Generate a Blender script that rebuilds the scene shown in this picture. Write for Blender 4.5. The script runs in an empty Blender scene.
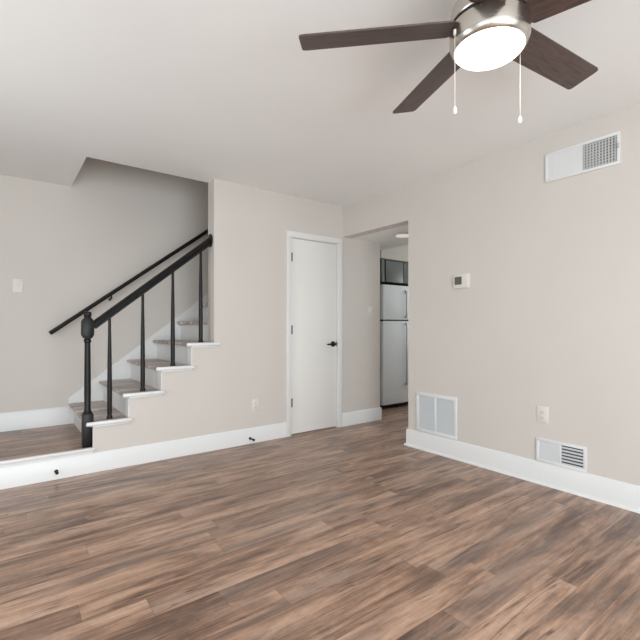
import bpy, bmesh, math, random
from mathutils import Vector, Matrix

random.seed(7)
PI = math.pi
SC = bpy.context.scene
COL = SC.collection

# ------------------------------------------------------------------ camera
CAM = (-3.0654, -3.6349, 1.1075)
cd = bpy.data.cameras.new('camera')
cam = bpy.data.objects.new('camera', cd)
COL.objects.link(cam)
cam.location = CAM
cam.rotation_euler = (PI / 2, 0, -0.64631)
cd.sensor_width = 36.0
cd.lens = 426.5 / 640 * 36.0
cd.shift_y = 6.7 / 640
cd.clip_start = 0.02
SC.camera = cam

# ------------------------------------------------------------------ world, daylight and fill lights, exposure
wd = bpy.data.worlds.new('world')
SC.world = wd
wd.use_nodes = True
wd.node_tree.nodes['Background'].inputs[0].default_value = (0.80, 0.92, 1.0, 1)
wd.node_tree.nodes['Background'].inputs[1].default_value = 2.0


def area(name, loc, rot, sx, sy, power, col=(1, 1, 1)):
    l = bpy.data.lights.new(name, 'AREA')
    l.shape = 'RECTANGLE'
    l.size, l.size_y, l.energy, l.color = sx, sy, power, col
    o = bpy.data.objects.new(name, l)
    COL.objects.link(o)
    o.location, o.rotation_euler = loc, rot
    return o


# daylight through the unseen rear patio window; side window and glazed entry door added for light
area('daylight_rear', (-2.75, -5.72, 1.10), (PI / 2, 0, 0), 2.3, 1.9, 175, (0.91, 0.968, 1.0))
area('fill_side', (-4.42, -3.6, 1.35), (PI / 2, 0, -PI / 2), 1.3, 1.4, 10, (0.86, 0.95, 1.0))
area('fill_entry', (-4.42, -1.2, 1.10), (PI / 2, 0, -PI / 2), 0.9, 1.9, 29, (0.90, 0.965, 1.0))
# unseen fill lights added for the kitchen and the upper stairwell
area('kitchen_fill', (1.7, -0.62, 2.40), (0, 0, 0), 0.6, 0.6, 5, (0.95, 1.0, 0.96))
area('kitchen_window_fill', (3.30, -0.30, 1.45), (PI / 2, 0, PI / 2), 0.9, 0.9, 26, (0.90, 0.99, 1.0))
area('stairwell_fill', (-1.0, 0.58, 4.85), (0, 0, 0), 0.5, 0.5, 4, (1.0, 0.94, 0.86))

vs = SC.view_settings
vs.view_transform = 'Standard'
vs.look = 'None'
vs.gamma = 1
vs.use_curve_mapping = False
vs.exposure = -0.36

# ------------------------------------------------------------------ materials


def lin(c):
    return tuple((v / 255 / 12.92) if v / 255 <= 0.04045 else ((v / 255 + 0.055) / 1.055) ** 2.4 for v in c)


class NT:
    def __init__(s, name):
        s.m = bpy.data.materials.new(name)
        s.m.use_nodes = True
        s.t = s.m.node_tree
        s.b = s.t.nodes['Principled BSDF']

    def n(s, typ, **kw):
        nd = s.t.nodes.new(typ)
        for k, v in kw.items():
            setattr(nd, k, v)
        return nd

    def l(s, a, b):
        s.t.links.new(a, b)

    def math(s, op, a, b=None, c=None):
        nd = s.n('ShaderNodeMath', operation=op)
        for i, v in enumerate((a, b, c)):
            if v is None:
                continue
            if isinstance(v, (int, float)):
                nd.inputs[i].default_value = v
            else:
                s.l(v, nd.inputs[i])
        return nd.outputs[0]

    def ramp(s, fac, stops):
        r = s.n('ShaderNodeValToRGB')
        e = r.color_ramp.elements
        while len(e) < len(stops):
            e.new(0.5)
        for i, (p, c) in enumerate(stops):
            e[i].position = p
            e[i].color = (*c, 1)
        s.l(fac, r.inputs[0])
        return r.outputs[0]

    def mix(s, fac, a, b, blend='MIX'):
        nd = s.n('ShaderNodeMix', data_type='RGBA', blend_type=blend)
        for sock, v in ((nd.inputs[0], fac), (nd.inputs[6], a), (nd.inputs[7], b)):
            if isinstance(v, (int, float)):
                sock.default_value = v
            elif isinstance(v, tuple):
                sock.default_value = (*v, 1)
            else:
                s.l(v, sock)
        return nd.outputs[2]

    def noise(s, vec, scale, detail=3, rough=0.5, dist=0.0):
        nd = s.n('ShaderNodeTexNoise')
        nd.inputs['Scale'].default_value = scale
        nd.inputs['Detail'].default_value = detail
        nd.inputs['Roughness'].default_value = rough
        nd.inputs['Distortion'].default_value = dist
        s.l(vec, nd.inputs['Vector'])
        return nd.outputs[0]

    def bump(s, h, strength, dist=0.002):
        b = s.n('ShaderNodeBump')
        b.inputs['Strength'].default_value = strength
        b.inputs['Distance'].default_value = dist
        s.l(h, b.inputs['Height'])
        s.l(b.outputs[0], s.b.inputs['Normal'])

    def pos(s):
        return s.n('ShaderNodeNewGeometry').outputs['Position']

    def obj(s):
        return s.n('ShaderNodeTexCoord').outputs['Object']


def paint(name, rgb, rough=0.6, var=0.02, bump=0.08, scale=90, spec=0.5):
    """painted surface: faint roller texture and tiny tone variation"""
    k = NT(name)
    c = lin(rgb)
    p = k.pos()
    big = k.noise(p, 1.7, 2)
    lo = tuple(v * (1 - var) for v in c)
    hi = tuple(min(1, v * (1 + var)) for v in c)
    k.l(k.ramp(big, [(0.3, lo), (0.7, hi)]), k.b.inputs['Base Color'])
    k.b.inputs['Roughness'].default_value = rough
    k.b.inputs['Specular IOR Level'].default_value = spec
    if bump:
        k.bump(k.noise(p, scale, 3), bump, 0.001)
    return k.m


def metal(name, rgb, rough, aniso=0.0):
    k = NT(name)
    p = k.obj()
    mp = k.n('ShaderNodeMapping')
    mp.inputs['Scale'].default_value = (1, 1, 40)
    k.l(p, mp.inputs[0])
    nz = k.noise(mp.outputs[0], 14, 3)
    c = lin(rgb)
    k.l(k.ramp(nz, [(0.3, tuple(v * 0.9 for v in c)), (0.7, c)]), k.b.inputs['Base Color'])
    k.b.inputs['Metallic'].default_value = 1
    k.l(k.math('MULTIPLY_ADD', nz, 0.15, rough - 0.07), k.b.inputs['Roughness'])
    k.b.inputs['Anisotropic'].default_value = aniso
    return k.m


def glow(name, rgb, strength):
    k = NT(name)
    k.b.inputs['Base Color'].default_value = (0.9, 0.9, 0.88, 1)
    k.b.inputs['Roughness'].default_value = 0.3
    k.b.inputs['Emission Color'].default_value = (*rgb, 1)
    k.b.inputs['Emission Strength'].default_value = strength
    return k.m


def laminate(name, tint=1.0, rough=0.36, seed=0.0, grey=0.0):
    """planks running along X, 0.19 m wide, 1.22 m long, staggered; streaky tan and grey-brown grain"""
    k = NT(name)
    sx = k.n('ShaderNodeSeparateXYZ')
    k.l(k.pos(), sx.inputs[0])
    x, y, z = sx.outputs
    W, L = 0.128, 1.22
    yr = k.math('DIVIDE', k.math('ADD', y, 20 + seed), W)
    row = k.math('FLOOR', yr)
    fy = k.math('FRACT', yr)
    wn = k.n('ShaderNodeTexWhiteNoise', noise_dimensions='1D')
    k.l(row, wn.inputs['W'])
    xr = k.math('DIVIDE', k.math('ADD', k.math('ADD', x, 30), k.math('MULTIPLY', wn.outputs[0], L)), L)
    colm = k.math('FLOOR', xr)
    fx = k.math('FRACT', xr)
    pid = k.math('ADD', k.math('MULTIPLY', row, 7.31), k.math('MULTIPLY', colm, 3.77))
    w2 = k.n('ShaderNodeTexWhiteNoise', noise_dimensions='1D')
    k.l(pid, w2.inputs['W'])
    rnd = w2.outputs[0]
    w3 = k.n('ShaderNodeTexWhiteNoise', noise_dimensions='1D')
    k.l(k.math('ADD', pid, 91.7), w3.inputs['W'])
    rnd2 = w3.outputs[0]

    rowr = wn.outputs[0]

    def vec(ax, ay, off, per=None):
        rnd = per if per is not None else w2.outputs[0]
        cb = k.n('ShaderNodeCombineXYZ')
        k.l(k.math('MULTIPLY_ADD', x, ax, k.math('MULTIPLY', rnd, 40 + off)), cb.inputs[0])
        k.l(k.math('MULTIPLY_ADD', y, ay, k.math('MULTIPLY', rnd2 if per is None else per, 23 + off)), cb.inputs[1])
        k.l(k.math('MULTIPLY', rnd, 13), cb.inputs[2])
        return cb.outputs[0]
    broad = k.noise(vec(1.1, 5.0, 0), 1.8, 5, 0.62, 0.6)          # broad cathedral patches
    streak = k.noise(vec(1.0, 16, 5, rowr), 1.8, 6, 0.70, 0.35)          # long streaks
    fine = k.noise(vec(4.0, 130, 9), 2.0, 4, 0.6, 0.2)            # fine fibres
    saw = k.noise(vec(24.0, 10.0, 3), 2.0, 2, 0.5, 0.0)           # faint cross saw marks
    tone = k.math('ADD', k.math('MULTIPLY', broad, 0.55), k.math('MULTIPLY', streak, 0.45))
    tone = k.math('ADD', tone, k.math('MULTIPLY', k.math('SUBTRACT', rnd, 0.5), 0.07))
    t = tint
    def g(c):
        m = sum(lin(c)) / 3
        return tuple((v * (1 - grey) + m * grey) * t for v in lin(c))
    col = k.ramp(tone, [(0.33, g((80, 60, 51))), (0.42, g((120, 93, 78))), (0.49, g((153, 121, 101))),
                        (0.555, g((182, 147, 124))), (0.66, g((202, 170, 148)))])
    # greyish weathered zones
    gz = k.noise(vec(0.7, 5.0, 17), 1.6, 3, 0.5, 0.4)
    gm = k.ramp(gz, [(0.50, (0, 0, 0)), (0.66, (1, 1, 1))])
    col = k.mix(k.math('MULTIPLY', gm, 0.45), col, g((120, 108, 103)))
    # dark cracks along the grain
    ck = k.noise(vec(0.55, 9, 31, rowr), 1.5, 3, 0.55, 0.5)
    cm = k.ramp(ck, [(0.485, (0, 0, 0)), (0.497, (1, 1, 1)), (0.503, (1, 1, 1)), (0.518, (0, 0, 0))])
    ckm = k.ramp(k.noise(vec(1.6, 6, 47), 1.5, 2, 0.5, 0.3), [(0.46, (0, 0, 0)), (0.58, (1, 1, 1))])
    cm = k.math('MULTIPLY', cm, ckm)
    col = k.mix(k.math('MULTIPLY', cm, 0.72), col, g((70, 51, 42)))
    # small dark knots and flecks
    kn = k.ramp(k.noise(vec(5.5, 22, 61), 2.0, 2, 0.5, 0.6), [(0.70, (0, 0, 0)), (0.77, (1, 1, 1))])
    col = k.mix(k.math('MULTIPLY', kn, 0.55), col, g((72, 54, 45)))
    f1 = k.ramp(fine, [(0.3, (0.84, 0.84, 0.84)), (0.65, (1.05, 1.05, 1.05))])
    col = k.mix(1.0, col, f1, 'MULTIPLY')
    f2 = k.ramp(saw, [(0.35, (0.95, 0.95, 0.95)), (0.6, (1.02, 1.02, 1.02))])
    col = k.mix(1.0, col, f2, 'MULTIPLY')
    # plank joints
    ey = k.math('MINIMUM', fy, k.math('SUBTRACT', 1, fy))
    ex = k.math('MINIMUM', fx, k.math('SUBTRACT', 1, fx))
    jy = k.math('LESS_THAN', ey, 0.008)
    jx = k.math('LESS_THAN', ex, 0.0014)
    j = k.math('MAXIMUM', jy, jx)
    col = k.mix(k.math('MULTIPLY', j, 0.28), col, g((60, 46, 40)))
    k.l(col, k.b.inputs['Base Color'])
    k.l(k.math('MULTIPLY_ADD', fine, 0.14, rough - 0.07), k.b.inputs['Roughness'])
    k.b.inputs['Specular IOR Level'].default_value = 0.5
    h = k.math('SUBTRACT', k.math('MULTIPLY', fine, 0.3), j)
    k.bump(h, 0.12, 0.0012)
    return k.m


def wood(name, dark, light, rough=0.4):
    k = NT(name)
    mp = k.n('ShaderNodeMapping')
    mp.inputs['Scale'].default_value = (3, 30, 30)
    k.l(k.obj(), mp.inputs[0])
    nz = k.noise(mp.outputs[0], 2.2, 4, 0.6, 0.9)
    k.l(k.ramp(nz, [(0.3, lin(dark)), (0.7, lin(light))]), k.b.inputs['Base Color'])
    k.b.inputs['Roughness'].default_value = rough
    return k.m


M = {
    'wall': paint('wall_paint', (208, 201.5, 195), 0.7, 0.012),
    'ceiling': paint('ceiling_paint', (240, 239, 237), 0.85, 0.01, 0.12, 60),
    'trim': paint('trim_paint', (226, 226, 225), 0.38, 0.008, 0.02),
    'door': paint('door_paint', (232, 230, 226), 0.42, 0.008, 0.02),
    'floor': laminate('laminate_floor', 0.98, 0.30),
    'tread': laminate('laminate_tread', 1.95, 0.4, 3.3, 0.7),
    'black': paint('black_paint', (15, 14, 13), 0.42, 0.08, 0.05, 120, 0.32),
    'black_metal': paint('black_metal', (24, 23, 22), 0.35, 0.05, 0),
    'nickel': metal('brushed_nickel', (205, 200, 192), 0.24, 0.5),
    'groove': paint('dark_groove', (30, 28, 27), 0.6, 0, 0),
    'blade': wood('dark_walnut', (58, 44, 41), (92, 73, 67), 0.42),
    'glass': glow('lit_frosted_glass', (1.0, 0.93, 0.84), 5.0),
    'chain': paint('chain_white', (225, 220, 210), 0.35, 0, 0),
    'plastic': paint('white_plastic', (219, 215, 209), 0.4, 0.005, 0),
    'vent': paint('vent_enamel', (222, 223, 223), 0.42, 0.005, 0),
    'duct_mid': paint('duct_mid', (118, 118, 117), 0.8, 0.05, 0),
    'vent_dark': paint('duct_dark', (60, 60, 60), 0.8, 0.05, 0),
    'vent_grey': paint('duct_grey', (188, 188, 186), 0.7, 0.03, 0),
    'louver': paint('louver_enamel', (207, 210, 212), 0.45, 0.005, 0),
    'screen': paint('lcd_screen', (96, 96, 86), 0.25, 0.05, 0),
    'fridge': paint('fridge_enamel', (232, 236, 240), 0.34, 0.01, 0.06, 160),
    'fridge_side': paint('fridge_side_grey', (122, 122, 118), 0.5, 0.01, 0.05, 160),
    'fridge_handle': paint('fridge_handle_grey', (176, 178, 178), 0.4, 0.01, 0),
    'rubber': paint('black_rubber', (26, 26, 26), 0.7, 0.05, 0),
    'cabinet': paint('grey_cabinet_paint', (104, 107, 105), 0.45, 0.03, 0.03),
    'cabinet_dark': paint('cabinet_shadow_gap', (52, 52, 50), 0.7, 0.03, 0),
    'flush': glow('lit_diffuser', (1.0, 0.95, 0.88), 0.5),
}

# ------------------------------------------------------------------ mesh helpers


class MB:
    def __init__(s):
        s.bm = bmesh.new()

    def box(s, x0, x1, y0, y1, z0, z1, bev=0.0, seg=2):
        x0, x1 = sorted((x0, x1)); y0, y1 = sorted((y0, y1)); z0, z1 = sorted((z0, z1))
        mat = Matrix.Translation(((x0 + x1) / 2, (y0 + y1) / 2, (z0 + z1) / 2)) @ Matrix.Diagonal((x1 - x0, y1 - y0, z1 - z0, 1))
        t = bmesh.new()
        bmesh.ops.create_cube(t, size=1, matrix=mat)
        if bev:
            bmesh.ops.bevel(t, geom=t.edges[:], offset=bev, segments=seg, affect='EDGES', profile=0.5)
        s._add(t)
        return s

    def _add(s, t, mat=None):
        if mat is not None:
            bmesh.ops.transform(t, matrix=mat, verts=t.verts[:])
        bmesh.ops.recalc_face_normals(t, faces=t.faces[:])
        me = bpy.data.meshes.new('tmp')
        t.to_mesh(me)
        t.free()
        s.bm.from_mesh(me)
        bpy.data.meshes.remove(me)

    def lathe(s, prof, loc=(0, 0, 0), mat=None, seg=32):
        """profile [(r, z)] turned about Z"""
        t = bmesh.new()
        rings = []
        for r, z in prof:
            if r < 1e-6:
                rings.append([t.verts.new((0, 0, z))])
            else:
                rings.append([t.verts.new((r * math.cos(2 * PI * i / seg), r * math.sin(2 * PI * i / seg), z)) for i in range(seg)])
        for a, b in zip(rings, rings[1:]):
            for i in range(seg):
                j = (i + 1) % seg
                if len(a) == 1 and len(b) == 1:
                    continue
                if len(a) == 1:
                    t.faces.new((a[0], b[j], b[i]))
                elif len(b) == 1:
                    t.faces.new((a[i], a[j], b[0]))
                else:
                    t.faces.new((a[i], a[j], b[j], b[i]))
        if len(rings[0]) > 1:
            t.faces.new(list(reversed(rings[0])))
        if len(rings[-1]) > 1:
            t.faces.new(rings[-1])
        s._add(t, (Matrix.Translation(loc) @ mat) if mat is not None else Matrix.Translation(loc))
        return s

    def prism(s, pts, axis, a, b, bev=0.0):
        """polygon pts (2-D) extruded between a and b along 'X', 'Y' or 'Z'"""
        def P(p, w):
            return {'X': (w, p[0], p[1]), 'Y': (p[0], w, p[1]), 'Z': (p[0], p[1], w)}[axis]
        t = bmesh.new()
        A = [t.verts.new(P(p, a)) for p in pts]
        B = [t.verts.new(P(p, b)) for p in pts]
        t.faces.new(A)
        t.faces.new(B)
        n = len(pts)
        for i in range(n):
            j = (i + 1) % n
            t.faces.new((A[i], A[j], B[j], B[i]))
        if bev:
            bmesh.ops.bevel(t, geom=t.edges[:], offset=bev, segments=2, affect='EDGES', profile=0.5)
        s._add(t)
        return s

    def sweep(s, prof, p0, p1, up=(0, 0, 1)):
        """2-D profile (side, up) swept straight from p0 to p1"""
        p0, p1 = Vector(p0), Vector(p1)
        d = (p1 - p0).normalized()
        sd = d.cross(Vector(up)).normalized()
        u = sd.cross(d).normalized()
        t = bmesh.new()
        A = [t.verts.new(p0 + sd * a + u * b) for a, b in prof]
        B = [t.verts.new(p1 + sd * a + u * b) for a, b in prof]
        t.faces.new(A)
        t.faces.new(B)
        n = len(prof)
        for i in range(n):
            j = (i + 1) % n
            t.faces.new((A[i], A[j], B[j], B[i]))
        s._add(t)
        return s

    def tube(s, pts, r, seg=12):
        for a, b in zip(pts, pts[1:]):
            a, b = Vector(a), Vector(b)
            d = b - a
            q = d.to_track_quat('Z', 'Y').to_matrix().to_4x4()
            s.lathe([(0, 0), (r, 0), (r, d.length), (0, d.length)], a, q, seg)
        return s

    def build(s, name, m, parent=None, origin=None, smooth=35):
        me = bpy.data.meshes.new(name)
        if origin is None:
            vs_ = [v.co for v in s.bm.verts]
            lo = [min(v[i] for v in vs_) for i in range(3)]
            hi = [max(v[i] for v in vs_) for i in range(3)]
            origin = ((lo[0] + hi[0]) / 2, (lo[1] + hi[1]) / 2, lo[2])
        O = Vector(origin)
        bmesh.ops.translate(s.bm, vec=-O, verts=s.bm.verts[:])
        s.bm.to_mesh(me)
        s.bm.free()
        me.materials.append(m)
        me.polygons.foreach_set('use_smooth', [True] * len(me.polygons))
        me.set_sharp_from_angle(angle=math.radians(smooth))
        o = bpy.data.objects.new(name, me)
        COL.objects.link(o)
        if parent is not None:
            o.parent = parent
            base = Vector((0, 0, 0))
            q = parent
            while q is not None:
                base += q.location
                q = q.parent
            o.location = O - base
        else:
            o.location = O
        return o


def thing(name, label, cat, loc, group=None):
    o = bpy.data.objects.new(name, None)
    o.empty_display_size = 0.1
    COL.objects.link(o)
    o.location = loc
    return tag(o, label, cat, group)


def tag(o, label, cat, group=None):
    o['label'] = label
    o['category'] = cat
    if group:
        o['group'] = group
    return o


def struct(name, mb, m, **kw):
    o = mb.build(name, m, **kw)
    o['kind'] = 'structure'
    return o


def copy_tree(o, parent=None):
    c = o.copy()
    COL.objects.link(c)
    c.parent = parent
    for ch in list(o.children):
        copy_tree(ch, c)
    return c


# ------------------------------------------------------------------ dimensions (metres)
H = 2.44                       # ceiling
TH = 0.137                     # thickness of back wall
JX = -1.517                    # where the full-height back wall ends beside the stairs
SB = 1.03                      # stairwell rear wall plane
XL, YR = -4.30, -5.60          # left wall, rear wall of the room
OPW = 0.945                    # opening to the kitchen passage (y from 0 to -OPW)
PZ = 2.105                     # passage ceiling
AX = 0.574                     # end of the back wall inside the passage
LZ = 0.188                     # landing
RUN, RISE = 0.2555, 0.1945
RX = [-2.492 + RUN * i for i in range(13)]          # riser planes
TZ = [LZ + RISE * (i + 1) for i in range(13)]       # tread tops
HX = -2.512                    # stair hole starts

# ------------------------------------------------------------------ floor, ceiling, walls
f = MB()
f.box(XL - .15, 3.3, YR - .15, 0.0, -0.12, 0)
f.box(AX - .1, 3.3, 0.0, 1.25, -0.12, 0)
f.box(-0.72, -0.08, 0.0, TH, -0.12, 0)
struct('floor', f, M['floor'])

c = MB()
c.box(XL - .15, 0.12, YR - .15, 0, H, H + .26)
c.box(XL - .15, JX, 0, TH, H, H + .26)
c.box(XL - .15, HX, TH, SB + .12, H, H + .26)
struct('ceiling', c, M['ceiling'])
c = MB()
c.box(0.12, 0.90, -OPW - .02, 0, PZ, PZ + .10)
c.box(AX, 0.90, 0, 1.15, PZ, PZ + .10)
struct('ceiling.001', c, M['ceiling'])               # dropped passage ceiling
c = MB().box(0.12, 3.3, -2.3, 0, H, H + .12)
c.box(AX, 3.3, 0, 1.3, H, H + .12)
struct('ceiling.002', c, M['ceiling'])               # kitchen ceiling
c = MB().box(XL - .15, 0.7, TH, SB + .12, 4.9, 5.0)
struct('ceiling.003', c, M['ceiling'])               # over the stairwell

# back wall: full-height stretch with the closet door opening, stepped stringer wall under the stairs
DX0, DX1, DZ = -0.705, -0.076, 2.025
w = MB()
w.box(JX, DX0, 0, TH, 0, H + .26)
w.box(DX0, DX1, 0, TH, DZ, H + .26)
w.box(DX1, AX, 0, TH, 0, H + .26)
for i in range(4):
    x1 = RX[i + 1] if i < 3 else JX
    w.box(RX[i] + (.006 if i else 0), x1 + (.006 if i < 3 else 0), 0, 0.10, 0, TZ[i] - 0.0285)
struct('wall_back', w, M['wall'])
w = MB().box(HX - .12, AX, TH - .12, TH, H + .26, 4.9)
struct('wall_upper', w, M['wall'])                   # stairwell front, above the ceiling

w = MB()
w.box(XL - .15, 0.7, SB, SB + .12, 0, 4.9)
struct('wall_stairwell', w, M['wall'])
w = MB()
w.box(HX - .12, HX, TH, SB, H + .26, 4.9)
struct('wall_stairwell_left', w, M['wall'])
w = MB().box(AX - .1, AX, TH, SB, 0, 4.9)
struct('wall_stairwell_right', w, M['wall'])

w = MB()
w.box(0, 0.12, YR - .15, -OPW, 0, H)
w.box(0, 0.12, -OPW, 0, PZ, H)
struct('wall_right', w, M['wall'])

w = MB()
w.box(0.12, 3.3, -OPW - .12, -OPW, 0, H)
w.box(3.2, 3.28, -OPW, -.75, 0, H)
w.box(3.2, 3.28, .15, 1.25, 0, H)
w.box(3.2, 3.28, -.75, .15, 0, 1.0)
w.box(3.2, 3.28, -.75, .15, 1.9, H)
w.box(AX, 3.3, 1.15, 1.25, 0, H)
struct('wall_kitchen', w, M['wall'])

# left wall with a window and entry door added for light, rear wall with a wide window
w = MB()
WY0, WY1, WZ0, WZ1 = -4.3, -2.9, 0.6, 2.1
w.box(XL - .15, XL, YR, WY0, 0, H)
w.box(XL - .15, XL, WY1, -1.70, 0, H)
w.box(XL - .15, XL, -1.70, -0.70, 2.12, H)
w.box(XL - .15, XL, -0.70, SB, 0, H)
w.box(XL - .15, XL, WY0, WY1, 0, WZ0)
w.box(XL - .15, XL, WY0, WY1, WZ1, H)
struct('wall_left', w, M['wall'])
w = MB()
VX0, VX1, VZ0, VZ1 = -3.95, -0.65, 0.06, 2.15
w.box(XL, VX0, YR - .15, YR, 0, H)
w.box(VX1, 0, YR - .15, YR, 0, H)
w.box(VX0, VX1, YR - .15, YR, 0, VZ0)
w.box(VX0, VX1, YR - .15, YR, VZ1, H)
struct('wall_rear', w, M['wall'])
w = MB()
for x in (VX0 + .03, (VX0 * 2 + VX1) / 3, (VX0 + VX1 * 2) / 3, VX1 - .03):
    w.box(x - .03, x + .03, YR - .10, YR - .04, VZ0, VZ1)
for z in (VZ0 + .03, VZ1 - .03):
    w.box(VX0, VX1, YR - .10, YR - .04, z - .03, z + .03)
struct('window_1', w, M['trim'])
w = MB()
for y in (WY0 + .03, (WY0 + WY1) / 2, WY1 - .03):
    w.box(XL - .10, XL - .04, y - .03, y + .03, WZ0, WZ1)
for z in (WZ0 + .03, WZ1 - .03):
    w.box(XL - .10, XL - .04, WY0, WY1, z - .03, z + .03)
struct('window_added_side', w, M['trim'])  # unseen window, added to bring in side light
w = MB()
for y in (-.725, -.30, .125):
    w.box(3.22, 3.26, y - .025, y + .025, 1.0, 1.9)
for z in (1.025, 1.875):
    w.box(3.22, 3.26, -.70, .10, z - .025, z + .025)
struct('window_added_kitchen', w, M['trim'])  # unseen kitchen window, added to even the light on refrigerator and soffit
w = MB()
for y in (-1.655, -0.745):
    w.box(XL - .10, XL - .05, y - .045, y + .045, 0.005, 2.12)
for z in (0.05, 2.07):
    w.box(XL - .10, XL - .05, -1.61, -0.79, z - .045, z + .045)
struct('door_added_entry', w, M['trim'])  # unseen glazed entry, added as an opening for fill light

# landing (one step up, laminate on top) and its white front board
w = MB().box(XL, RX[0] - .0005, 0.0005, SB, 0.001, LZ)
struct('floor.001', w, M['floor'])
w = MB()
w.box(XL, RX[0], -0.008, 0, .14, LZ - .018)
w.box(XL, RX[0] + .012, -0.024, 0.010, LZ - .020, LZ + .003, 0.006)
struct('trim_1', w, M['trim'])

# baseboards: profile (offset from wall, height)
BB = [(0, 0), (0.016, 0), (0.016, 0.118), (0.012, 0.128), (0.012, 0.136), (0.005, 0.146), (0, 0.146)]


def base_x(mb, x0, x1, y, sgn, z0=0.0, k=1.0):
    mb.prism([(y + sgn * o, z0 + h * k) for o, h in BB], 'X', x0, x1)


def base_y(mb, y0, y1, x, sgn, z0=0.0, k=1.0):
    mb.prism([(x + sgn * o, z0 + h * k) for o, h in BB], 'Y', y0, y1)


b = MB()
base_x(b, XL, -0.752, 0, -1)
struct('baseboard_back', b, M['trim'])
b = MB()
base_x(b, -0.026, AX + .012, 0, -1)
b.box(AX, AX + .014, -0.012, TH, 0, 0.14)
struct('baseboard_passage', b, M['trim'])
b = MB()
base_y(b, YR, -OPW + .012, 0, -1, 0, 1.05)
b.box(-0.014, 0.12, -OPW, -OPW + .016, 0, 0.146)
b.prism([(-0.016, 0), (-0.032, 0), (-0.030, 0.010), (-0.022, 0.017), (-0.016, 0.018)], 'Y', YR, -OPW + .028)
b.box(-0.030, 0.12, -OPW + .014, -OPW + .028, 0, 0.016)
struct('baseboard_right', b, M['trim'])
b = MB()
base_x(b, XL, -2.535, SB, -1, LZ, 1.13)
struct('baseboard_stairwell', b, M['trim'])

# ------------------------------------------------------------------ closet door
d = MB().box(-0.692, -0.089, 0.010, 0.046, 0.012, 2.012, 0.002)
door = struct('door_1', d, M['door'])
hinge = []
for z in (1.818, 1.075, 0.331):
    k = MB()
    k.lathe([(0, -.045), (.0065, -.045), (.0065, .045), (0, .045)], (-0.690, 0.001, z), None, 12)
    k.lathe([(0, .045), (.004, .046), (.004, .052), (0, .055)], (-0.690, 0.001, z), None, 12)
    k.box(-0.690, -0.668, 0.0075, 0.0105, z - .044, z + .044)
    k.build('hinge', M['black_metal'], door)
k = MB()
HXh, HZh = -0.138, 0.918
ry = Matrix.Rotation(PI / 2, 4, 'X')
k.lathe([(0, 0), (.031, 0), (.031, .006), (.027, .010), (0, .010)], (HXh, 0.0105, HZh), ry, 28)
k.lathe([(0, 0), (.011, 0), (.011, .036), (0, .036)], (HXh, 0.004, HZh), ry, 16)
k.prism([(HXh + .012, HZh + .011), (HXh + .012, HZh - .011), (HXh - .02, HZh - .011), (HXh - .108, HZh - .008),
         (HXh - .114, HZh), (HXh - .108, HZh + .007), (HXh - .02, HZh + .011)], 'Y', -0.044, -0.030, 0.003)
k.build('door_handle', M['black_metal'], door)
k = MB().box(-0.096, -0.0885, 0.0075, 0.0125, HZh - .03, HZh + .03, 0.001)
k.box(-0.098, -0.076, -0.002, 0.008, HZh - .006, HZh + .006, 0.002)
k.build('latch', M['black_metal'], door)

t = MB()                                             # jamb and casing
t.box(DX0, -0.695, 0, TH, 0, DZ)
t.box(-0.086, DX1, 0, TH, 0, DZ)
t.box(DX0, DX1, 0, TH, 2.015, DZ)
t.box(-0.695, -0.682, 0.048, 0.075, 0, 2.015)
t.box(-0.099, -0.086, 0.048, 0.075, 0, 2.015)


def casing_box(x0, x1, z0, z1):
    t.box(x0, x1, -0.017, 0, z0, z1, 0.004)


casing_box(-0.752, -0.697, 0, 2.0195)
casing_box(-0.084, -0.026, 0, 2.0195)
casing_box(-0.752, -0.026, 2.019, 2.078)
struct('trim_2', t, M['trim'])

# ------------------------------------------------------------------ staircase
st = thing('staircase', 'staircase with grey-brown laminate treads and white risers climbing to the right', 'stairs', (RX[0], 0.5, LZ))
for i in range(11):
    y0 = 0.0 if i < 4 else TH
    x1 = RX[i + 1] + 0.004
    xa = RX[i] - 0.044
    z1 = TZ[i]
    k = MB()
    # bull-nosed tread
    prof = [(xa + .010, z1 - .028), (xa + .002, z1 - .022), (xa, z1 - .014), (xa + .002, z1 - .006), (xa + .010, z1),
            (x1, z1), (x1, z1 - .028)]
    if i == 0:
        # the first tread is notched round the newel
        k.prism(prof, 'Y', 0.106, SB - .016)
        k.box(-2.476, x1, y0, 0.106, z1 - .028, z1)
    elif i == 3:
        k.prism(prof, 'Y', TH, SB - .016)
        k.prism(prof[:5] + [(JX - .0005, z1), (JX - .0005, z1 - .028)], 'Y', y0, TH)
    else:
        k.prism(prof, 'Y', y0, SB - .016)
    tr = k.build('tread', M['tread'], st)
    if i < 4:                                        # white return nosing along the open side
        k = MB()
        x2 = RX[i + 1] + 0.022 if i < 3 else -1.470
        k.box(xa - .002, x2, -0.030, 0.0, z1 - .029, z1 + .0015, 0.010, 3)
        k.box(RX[i] + .002, x2 - .02, -0.014, 0.0, z1 - .043, z1 - .029, 0.004)
        k.build('return_nosing', M['trim'], tr)
    zb = LZ if i == 0 else TZ[i - 1]
    k = MB().box(RX[i], RX[i] + .016, y0 + .001, SB - .016, zb, z1 - .028)
    k.box(RX[i] - .012, RX[i], y0 + .012, SB - .016, z1 - .042, z1 - .028, 0.004)
    k.build('riser', M['trim'], st)
k = MB()                                             # sloping skirt board on the rear wall
sl = RISE / RUN
xs0, xs1 = -2.535, 0.45
zs = lambda x: 0.450 + (x + 2.513) * sl
k.prism([(xs0, LZ), (-2.33, LZ), (xs1, zs(xs1) - .55), (xs1, zs(xs1)), (xs0, zs(xs0))], 'Y', SB - .016, SB - .0005)
k.build('skirt_board', M['trim'], st)

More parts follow.
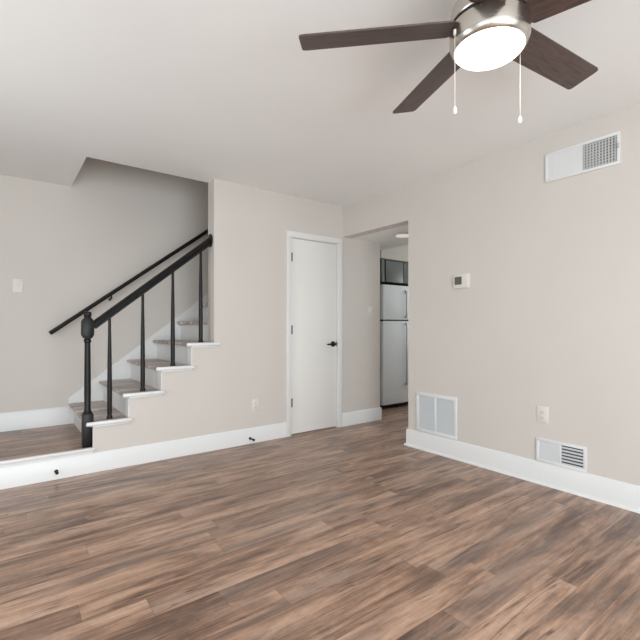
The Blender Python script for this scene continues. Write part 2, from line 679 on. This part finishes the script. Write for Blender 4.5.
# ------------------------------------------------------------------ stair railing
NX, NY = -2.517, 0.062
rl = thing('stair_railing', 'black stair railing with chamfered newel post, sloping rail and slim balusters', 'railing', (NX, NY, LZ))
k = MB()
k.box(NX - .037, NX + .037, NY - .037, NY + .037, LZ, LZ + .252, 0.005)
k.lathe([(.035, LZ + .250), (.031, LZ + .262), (.025, LZ + .270), (.025, LZ + .280), (.022, LZ + .288), (.0235, LZ + .42),
         (.022, LZ + .62), (.0205, LZ + .78), (.020, LZ + .795), (.026, LZ + .803), (.026, LZ + .818), (.021, LZ + .825), (.021, LZ + .84)],
        (NX, NY, 0), None, 28)
nw = k.build('newel_post', M['black'], rl)
k = MB()                                             # chamfered block at the rail joint, small cap above
zb = LZ + .830
oct_ = [(-.026, 0), (.026, 0), (.041, .026), (.041, .130), (.026, .156), (-.026, .156), (-.041, .130), (-.041, .026)]
k.prism([(NX + a, zb + h) for a, h in oct_], 'Y', NY - .036, NY + .036, 0.004)
k.lathe([(.025, zb + .154), (.023, zb + .166), (.027, zb + .172), (.028, zb + .192), (.024, zb + .202), (.012, zb + .207), (0, zb + .208)], (NX, NY, 0), None, 24)
k.build('newel_cap', M['black'], nw)
A = Vector((NX + .034, NY, 1.118))
B = Vector((JX - .014, NY, 1.889))
prof = [(-.021, -.035), (.021, -.035), (.022, -.020), (.015, -.011), (.015, -.004), (.028, .002), (.030, .011), (.024, .021),
        (.010, .026), (-.010, .026), (-.024, .021), (-.030, .011), (-.028, .002), (-.015, -.004), (-.015, -.011), (-.022, -.020)]
k = MB().sweep(prof, A, B)
hr = k.build('handrail', M['black'], rl, smooth=25)
k = MB().lathe([(0, 0), (.060, 0), (.060, .006), (.054, .012), (.040, .015), (0, .015)], (JX - .015, NY, 1.890), Matrix.Rotation(PI / 2, 4, 'Y') @ Matrix.Diagonal((1.0, 0.72, 1, 1)), 32)
k.build('wall_rosette', M['black'], rl)
for i, bx in enumerate((-2.362, -2.112, -1.865, -1.616)):
    z0 = TZ[i]
    zt = A.z + (bx - A.x) * (B.z - A.z) / (B.x - A.x) - .043
    L = zt - z0
    k = MB()
    k.lathe([(0, z0), (.022, z0), (.022, z0 + .014), (.0165, z0 + .022), (.0165, z0 + .035), (.018, z0 + .06), (.018, z0 + .30 * L), (.0155, z0 + .60 * L),
             (.0115, z0 + .88 * L), (.0105, zt + .016), (0, zt + .016)], (bx, NY, 0), None, 16)
    k.build('baluster', M['black'], rl)

# thin wall-mounted handrail on the rear wall of the stairwell
wr0, wr1 = Vector((-2.689, 0.955, 1.047)), Vector((-0.40, 0.955, 1.047 + 2.289 * .757))
wr = thing('wall_handrail', 'thin black handrail mounted on the wall behind the stairs', 'handrail', wr0)
rp = [(-.020, -.018), (.020, -.018), (.024, -.004), (.019, .012), (.008, .018), (-.008, .018), (-.019, .012), (-.024, -.004)]
MB().sweep(rp, wr0, wr1).build('rail', M['black'], wr, smooth=25)
for bx in (-2.175, -1.15, -0.55):
    z = wr0.z + (bx - wr0.x) * .757
    k = MB()
    k.tube([(bx, .955, z - .016), (bx, .957, z - .050), (bx, SB - .004, z - .056)], .008, 10)
    k.lathe([(0, 0), (.014, 0), (.014, .004), (.010, .008), (0, .008)], (bx, SB - .0005, z - .056), ry, 20)
    k.build('bracket', M['black_metal'], wr)

# ------------------------------------------------------------------ ceiling fan
FX, FY = -1.643, -2.768
fan = thing('ceiling_fan', 'brushed nickel ceiling fan with dark brown blades and a lit round light', 'fan', (FX, FY, H))
k = MB().lathe([(0, H - .001), (.086, H - .001), (.086, H - .035), (.079, H - .06), (.078, 2.362), (.082, 2.338), (.098, 2.314), (.118, 2.288),
                (.131, 2.262), (.136, 2.238), (.1365, 2.212), (.134, 2.208), (0, 2.208)], (FX, FY, 0), None, 72)
k.build('motor_housing', M['nickel'], fan, smooth=30)
k = MB().lathe([(0, 2.210), (.130, 2.210), (.130, 2.190), (0, 2.190)], (FX, FY, 0), None, 64)
k.build('rotor', M['groove'], fan)
k = MB().lathe([(0, 2.198), (.131, 2.198), (.1365, 2.194), (.1375, 2.186), (.1375, 2.140), (.134, 2.128), (.127, 2.116), (.121, 2.112), (.119, 2.115), (.119, 2.122), (0, 2.122)], (FX, FY, 0), None, 72)
lk = k.build('light_fitter', M['nickel'], fan, smooth=30)
k = MB().lathe([(0, 2.119), (.1175, 2.119), (.1165, 2.110), (.111, 2.102), (.094, 2.096), (.066, 2.092), (.033, 2.090), (0, 2.089)], (FX, FY, 0), None, 64)
k.build('light_glass', M['glass'], lk, smooth=60)
BZ = 2.200
pit = -0.225
for az, dz, RR in ((-5, .008, .664), (68.5, .018, .685), (138, -.022, .690), (211, 0, .668), (285, .004, .668)):
    a = math.radians(az)
    R0 = Matrix.Translation((FX, FY, BZ)) @ Matrix.Rotation(a, 4, 'Z')
    tilt = Matrix.Rotation(-math.atan2(dz, .66), 4, 'Y') @ Matrix.Rotation(pit, 4, 'X')
    t_ = bmesh.new()
    r0, r1, w0, w1 = .128, RR, .0645, .0655
    pts = [(r0, -w0 * .85), (r0 + .012, -w0), (r1 - .014, -w1), (r1 - .004, -w1 + .004), (r1, -w1 + .013), (r1, w1 - .013), (r1 - .004, w1 - .004), (r1 - .014, w1), (r0 + .012, w0), (r0, w0 * .85)]
    lo = [t_.verts.new((x, y, -.003)) for x, y in pts]
    up = [t_.verts.new((x, y, .003)) for x, y in pts]
    t_.faces.new(list(reversed(lo)))
    t_.faces.new(up)
    for i in range(len(pts)):
        j = (i + 1) % len(pts)
        t_.faces.new((lo[i], lo[j], up[j], up[i]))
    me = bpy.data.meshes.new('blade')
    bmesh.ops.recalc_face_normals(t_, faces=t_.faces[:])
    t_.to_mesh(me)
    t_.free()
    me.materials.append(M['blade'])
    bo = bpy.data.objects.new('blade', me)
    COL.objects.link(bo)
    bo.parent = fan
    bo.matrix_local = Matrix.Translation((0, 0, -H)) @ Matrix.Translation((0, 0, BZ)) @ Matrix.Rotation(a, 4, 'Z') @ tilt
    k = MB()
    k.prism([(.145, -.022), (.145, .022), (.20, .040), (.235, .036), (.245, 0), (.235, -.036), (.20, -.040)], 'Z', .0035, .0075)
    k.box(.125, .20, -.020, .020, .0035, .0072)
    ir = k.build('blade_iron', M['nickel'], None, origin=(0, 0, 0))
    ir.parent = bo
for ang, zb_ in ((157, 1.885), (340, 1.888)):
    px_, py_ = FX + .1385 * math.cos(math.radians(ang)), FY + .1385 * math.sin(math.radians(ang))
    k = MB()
    k.lathe([(0, -.006), (.005, -.006), (.005, .012), (0, .012)], (px_, py_, 2.15), None, 10)
    k.lathe([(0, zb_), (.0009, zb_), (.0009, 2.15), (0, 2.15)], (px_, py_, 0), None, 8)
    z = zb_ + .03
    while z < 2.145:
        k.lathe([(0, z - .0015), (.0016, z), (0, z + .0015)], (px_, py_, 0), None, 6)
        z += .0075
    pc = k.build('pull_chain', M['chain'], fan)
    k = MB().lathe([(0, zb_ - .024), (.005, zb_ - .022), (.0072, zb_ - .014), (.0065, zb_ - .005), (.003, zb_ + .003), (0, zb_ + .005)], (px_, py_, 0), None, 14)
    k.build('chain_knob', M['chain'], pc)
ll = bpy.data.lights.new('fan_lamp', 'AREA')
ll.shape = 'DISK'
ll.size = .22
ll.energy = 1.5
ll.color = (1.0, .96, .91)
lo_ = bpy.data.objects.new('fan_lamp', ll)
COL.objects.link(lo_)
lo_.location = (FX, FY, 2.082)

# ------------------------------------------------------------------ vents, thermostat, outlets and switches


def wallB(mb, y0, y1, z0, z1, p0, p1, bev=0.0):
    """box on the right wall; p = distance out from the wall into the room"""
    return mb.box(-p1, -p0, y0, y1, z0, z1, bev)


def frame_B(mb, y0, y1, z0, z1, wd_, dep, bev=.002):
    wallB(mb, y0, y1, z1 - wd_, z1, 0, dep, bev)
    wallB(mb, y0, y1, z0, z0 + wd_, 0, dep, bev)
    wallB(mb, y0, y0 + wd_, z0 + wd_ - .0004, z1 - wd_ + .0004, 0, dep - .0003, bev)
    wallB(mb, y1 - wd_, y1, z0 + wd_ - .0004, z1 - wd_ + .0004, 0, dep - .0003, bev)


# return-air grille
y0, y1, z0, z1 = -1.478, -1.046, 0.158, 0.515
g = thing('air_return_grille', 'white two-panel air return grille low on the wall beside the passage opening', 'vent', (-.006, (y0 + y1) / 2, z0))
k = MB()
frame_B(k, y0, y1, z0, z1, .030, .010)
ym = (y0 + y1) / 2 + .004
wallB(k, ym - .011, ym + .011, z0 + .0296, z1 - .0296, 0, .0097, .002)
k.build('frame', M['vent'], g)
for a, b_ in ((y0 + .03, ym - .011), (ym + .011, y1 - .03)):
    k = MB()
    n = 28
    hgt = (z1 - z0 - .06) / n
    for i in range(n):
        z = z0 + .03 + i * hgt
        k.prism([(-.0075, z), (-.0065, z - .001), (-.0008, z + hgt * .80), (-.0018, z + hgt * .84)], 'Y', a, b_)
    k.build('louver_panel', M['louver'], g)
k = MB()
wallB(k, y0 + .02, y1 - .02, z0 + .02, z1 - .02, .0003, .0008)
k.build('backing', M['vent_grey'], g)

# upper supply register: left half shut and white, right half open grey grille
y0, y1, z0, z1 = -2.652, -2.201, 2.114, 2.314
g = thing('upper_supply_register', 'white supply register near the ceiling, left half blank, right half open grille', 'vent', (-.006, (y0 + y1) / 2, z0))
ys = -2.436
k = MB()
frame_B(k, y0, y1, z0, z1, .018, .012)
wallB(k, ys - .004, ys + .004, z0 + .0176, z1 - .0176, 0, .011, .001)
k.build('frame', M['vent'], g)
k = MB()
n = 14
for i in range(n):
    a = ys + .004 + i * (y1 - .018 - ys - .004) / n
    w_ = (y1 - .018 - ys - .004) / n
    k.prism([(-.0095, a), (-.0105, a + .001), (-.0085, a + w_ + .001), (-.0075, a + w_)], 'Z', z0 + .016, z1 - .016)
k.build('closed_panel', M['vent'], g)
k = MB()
wallB(k, y0 + .016, ys, z0 + .016, z1 - .016, .0003, .001)
k.build('duct_opening', M['duct_mid'], g)
k = MB()
n = 11
for i in range(n):
    a = y0 + .018 + (i + .5) * (ys - y0 - .022) / n
    wallB(k, a - .0042, a + .0042, z0 + .016, z1 - .016, .002, .009)
for i in range(9):
    z = z0 + .018 + (i + .5) * (z1 - z0 - .036) / 9
    wallB(k, y0 + .016, ys, z - .003, z + .003, .001, .006)
k.build('open_vanes', M['vent_grey'], g)
k = MB()
wallB(k, y0 + .004, y0 + .012, (z0 + z1) / 2 - .004, (z0 + z1) / 2 + .026, .010, .026, .002)
k.build('damper_lever', M['vent_grey'], g)

# lower register
y0, y1, z0, z1 = -2.464, -2.138, 0.1545, 0.322
g = thing('lower_supply_register', 'white floor-level register above the baseboard, right half with dark open slots', 'vent', (-.006, (y0 + y1) / 2, z0))
ys = -2.302
k = MB()
frame_B(k, y0, y1, z0, z1, .020, .012)
wallB(k, ys - .005, ys + .005, z0 + .0196, z1 - .0196, 0, .0115, .001)
k.build('frame', M['vent'], g)
k = MB()
n = 6
hgt = (z1 - z0 - .036) / n
for i in range(n):
    z = z0 + .018 + i * hgt
    k.prism([(-.0095, z), (-.0085, z), (-.0075, z + hgt), (-.0085, z + hgt)], 'Y', ys + .004, y1 - .018)
k.build('closed_louvers', M['louver'], g)
k = MB()
wallB(k, y0 + .018, ys, z0 + .018, z1 - .018, .0003, .001)
k.build('duct_opening', M['vent_dark'], g)
k = MB()
for i in range(n):
    z = z0 + .018 + i * hgt
    k.prism([(-.010, z), (-.0105, z + .008), (-.003, z + .0115), (-.003, z + .0035)], 'Y', y0 + .018, ys - .004)
k.build('open_louvers', M['louver'], g)

# thermostat
g = thing('thermostat', 'small white thermostat with a dark screen on the right wall', 'thermostat', (-.012, -1.527, 1.416))
k = MB()
wallB(k, -1.604, -1.450, 1.420, 1.546, 0, .004, .003)
wallB(k, -1.598, -1.456, 1.426, 1.541, .003, .024, .005)
k.build('body', M['plastic'], g)
k = MB()
wallB(k, -1.537, -1.470, 1.455, 1.521, .0235, .0255, .0008)
k.build('screen', M['screen'], g)
k = MB()
for z in (1.49, 1.458):
    wallB(k, -1.583, -1.562, z - .009, z + .009, .0235, .0262, .002)
k.build('button', M['plastic'], g)


def plate(name, label, cat, centre, normal, kind, group=None, w_=.072, h_=.116):
    """outlet or switch: built facing -Y at the origin, then turned"""
    g_ = thing(name, label, cat, centre, group)
    g_.rotation_euler = (0, 0, {'-Y': 0, '-X': -PI / 2}[normal])
    def put(mb, nm, m, par):
        o = mb.build(nm, m, None, origin=(0, 0, 0))
        o.parent = par
        return o
    k = MB().box(-w_ / 2, w_ / 2, -.006, 0, -h_ / 2, h_ / 2, .0025)
    pl = put(k, 'cover_plate', M['plastic'], g_)
    if kind == 'outlet':
        for s in (-1, 1):
            k = MB().box(-.0165, .0165, -.0082, -.005, s * .0195 - .0135, s * .0195 + .0135, .003)
            so = put(k, 'socket', M['plastic'], g_)
            k = MB()
            for dx in (-.0065, .0065):
                k.box(dx - .0012, dx + .0012, -.0086, -.0080, s * .0195 - .001, s * .0195 + .008)
            k.box(-.0025, .0025, -.0086, -.0080, s * .0195 - .009, s * .0195 - .005)
            put(k, 'slot', M['vent_dark'], so)
        k = MB().lathe([(0, 0), (.003, 0), (.0025, .0012), (0, .0014)], (0, -.0058, 0), ry, 12)
        put(k, 'screw', M['plastic'], g_)
    else:
        k = MB().box(-.006, .006, -.0075, -.005, -.0125, .0125, .001)
        k.prism([(-.007, -.006), (-.007, .006), (-.0185, .0085), (-.0185, .003)], 'X', -.0042, .0042)
        put(k, 'toggle', M['plastic'], g_)
        for s in (-1, 1):
            k = MB().lathe([(0, 0), (.003, 0), (.0025, .0012), (0, .0014)], (0, -.0058, s * .030), ry, 12)
            put(k, 'screw', M['plastic'], g_)
    return g_


plate('wall_outlet', 'white wall outlet between the staircase and the closet door', 'outlet', (-1.102, 0, .357), '-Y', 'outlet', None, .078, .124)
plate('wall_outlet', 'white wall outlet above the lower register on the right wall', 'outlet', (0, -2.180, .487), '-X', 'outlet', None, .080, .118)
plate('light_switch', 'white light switch on the wall behind the stair landing', 'switch', (-2.925, SB, 1.474), '-Y', 'switch', None, .078, .122)
plate('light_switch', 'white light switch inside the passage, near the refrigerator', 'switch', (.405, 0, 1.283), '-Y', 'switch', None, .076, .120)


def door_stop(x, z, label, y=-0.016, tip=.075):
    g_ = thing('door_stop', label, 'door stop', (x, y, z), None)
    k = MB().lathe([(0, 0), (.013, 0), (.013, .004), (.007, .010), (.0055, .012), (.0055, tip - .012), (0, tip - .012)], (x, y, z), ry, 16)
    for i in range(9):
        yy = y - .014 - i * (tip - .03) / 9
        k.lathe([(.0055, 0), (.0072, .0012), (.0055, .0024)], (x, yy, z), ry, 12)
    k.build('spring', M['black_metal'], g_)
    k = MB().lathe([(0, tip - .014), (.010, tip - .014), (.011, tip - .004), (.007, tip), (0, tip)], (x, y, z), ry, 16)
    k.build('rubber_tip', M['rubber'], g_)


door_stop(-2.730, .060, 'black door stop on the white board under the stair landing', -0.016, .055)
door_stop(-1.165, .052, 'black door stop on the baseboard beneath the wall outlet', -0.016, .085)

# ------------------------------------------------------------------ kitchen beyond the passage
FX0, FX1, FYF, FYB, FZ = 1.006, 1.766, 0.374, 1.10, 1.672
g = thing('refrigerator', 'white top-freezer refrigerator seen through the passage opening', 'refrigerator', ((FX0 + FX1) / 2, .75, 0))
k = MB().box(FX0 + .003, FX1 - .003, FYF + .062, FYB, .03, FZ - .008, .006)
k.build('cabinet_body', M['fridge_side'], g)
k = MB().box(FX0, FX1, FYF, FYF + .058, 1.200, FZ, .012, 3)
fd = k.build('freezer_door', M['fridge'], g)
k = MB().box(1.425, 1.447, FYF - .003, FYF + .002, 1.590, 1.612, .003)
k.build('badge', M['vent_dark'], fd)
k = MB().box(FX0, FX1, FYF, FYF + .058, .058, 1.184, .012, 3)
rd = k.build('fridge_door', M['fridge'], g)
for par, za, zc in ((fd, 1.225, 1.600), (rd, .30, 1.165)):
    k = MB().box(1.432, 1.452, FYF - .030, FYF - .016, za, zc, .004)
    for zz in (za + .004, zc - .034):
        k.box(1.434, 1.450, FYF - .020, FYF + .001, zz, zz + .03, .003)
    k.build('handle', M['fridge_handle'], par)
k = MB().box(FX0 + .004, FX1 - .004, FYF + .012, FYF + .064, 1.180, 1.205)
k.build('door_gasket', M['rubber'], g)
k = MB()
k.box(FX0 + .01, FX1 - .01, FYF + .03, FYF + .065, .03, .075)
for i in range(3):
    k.box(FX0 + .03, FX1 - .03, FYF + .024, FYF + .034, .036 + i * .008, .040 + i * .008)
k.build('toe_grille', M['rubber'], g)
for x in (FX0 + .05, FX1 - .05, 1.40):
    k = MB().lathe([(0, 0), (.020, 0), (.020, .012), (.009, .014), (.009, .035), (0, .035)], (x, FYF + .09, 0), None, 16)
    k.build('foot', M['fridge_side'], g)

g = thing('wall_cabinet', 'grey kitchen wall cabinet above the refrigerator', 'cabinet', ((FX0 + FX1) / 2, .75, 1.72))
CZ0, CZ1 = 1.705, 2.015
k = MB().box(.985, FX1, FYF + .020, 1.149, CZ0, CZ1)
k.build('cabinet_box', M['cabinet_dark'], g)
k = MB().box(.985, 1.035, FYF + .004, FYF + .020, CZ0, CZ1, .001)
k.box(.985, FX1, FYF + .004, FYF + .020, CZ1 - .012, CZ1, .001)
k.build('face_frame', M['cabinet'], g)
for a, b_ in ((1.062, 1.398), (1.408, 1.744)):
    k = MB().box(a, b_, FYF, FYF + .019, CZ0 + .004, CZ1 - .022, .002)
    dd = k.build('cabinet_door', M['cabinet'], g)
k = MB()
k.box(.985, 3.2, FYF + .01, 1.15, CZ1 + .001, H - .001)
struct('wall_soffit', k, M['wall'])

g = thing('ceiling_light', 'small round flush light in the passage ceiling', 'light', (.43, -.50, PZ))
k = MB().lathe([(0, PZ - .001), (.105, PZ - .001), (.105, PZ - .010), (.095, PZ - .016), (.085, PZ - .016), (.085, PZ - .008), (0, PZ - .008)], (.43, -.50, 0), None, 40)
k.build('trim_ring', M['plastic'], g)
k = MB().lathe([(0, PZ - .009), (.084, PZ - .009), (.080, PZ - .020), (.04, PZ - .024), (0, PZ - .025)], (.43, -.50, 0), None, 40)
k.build('diffuser', M['flush'], g)
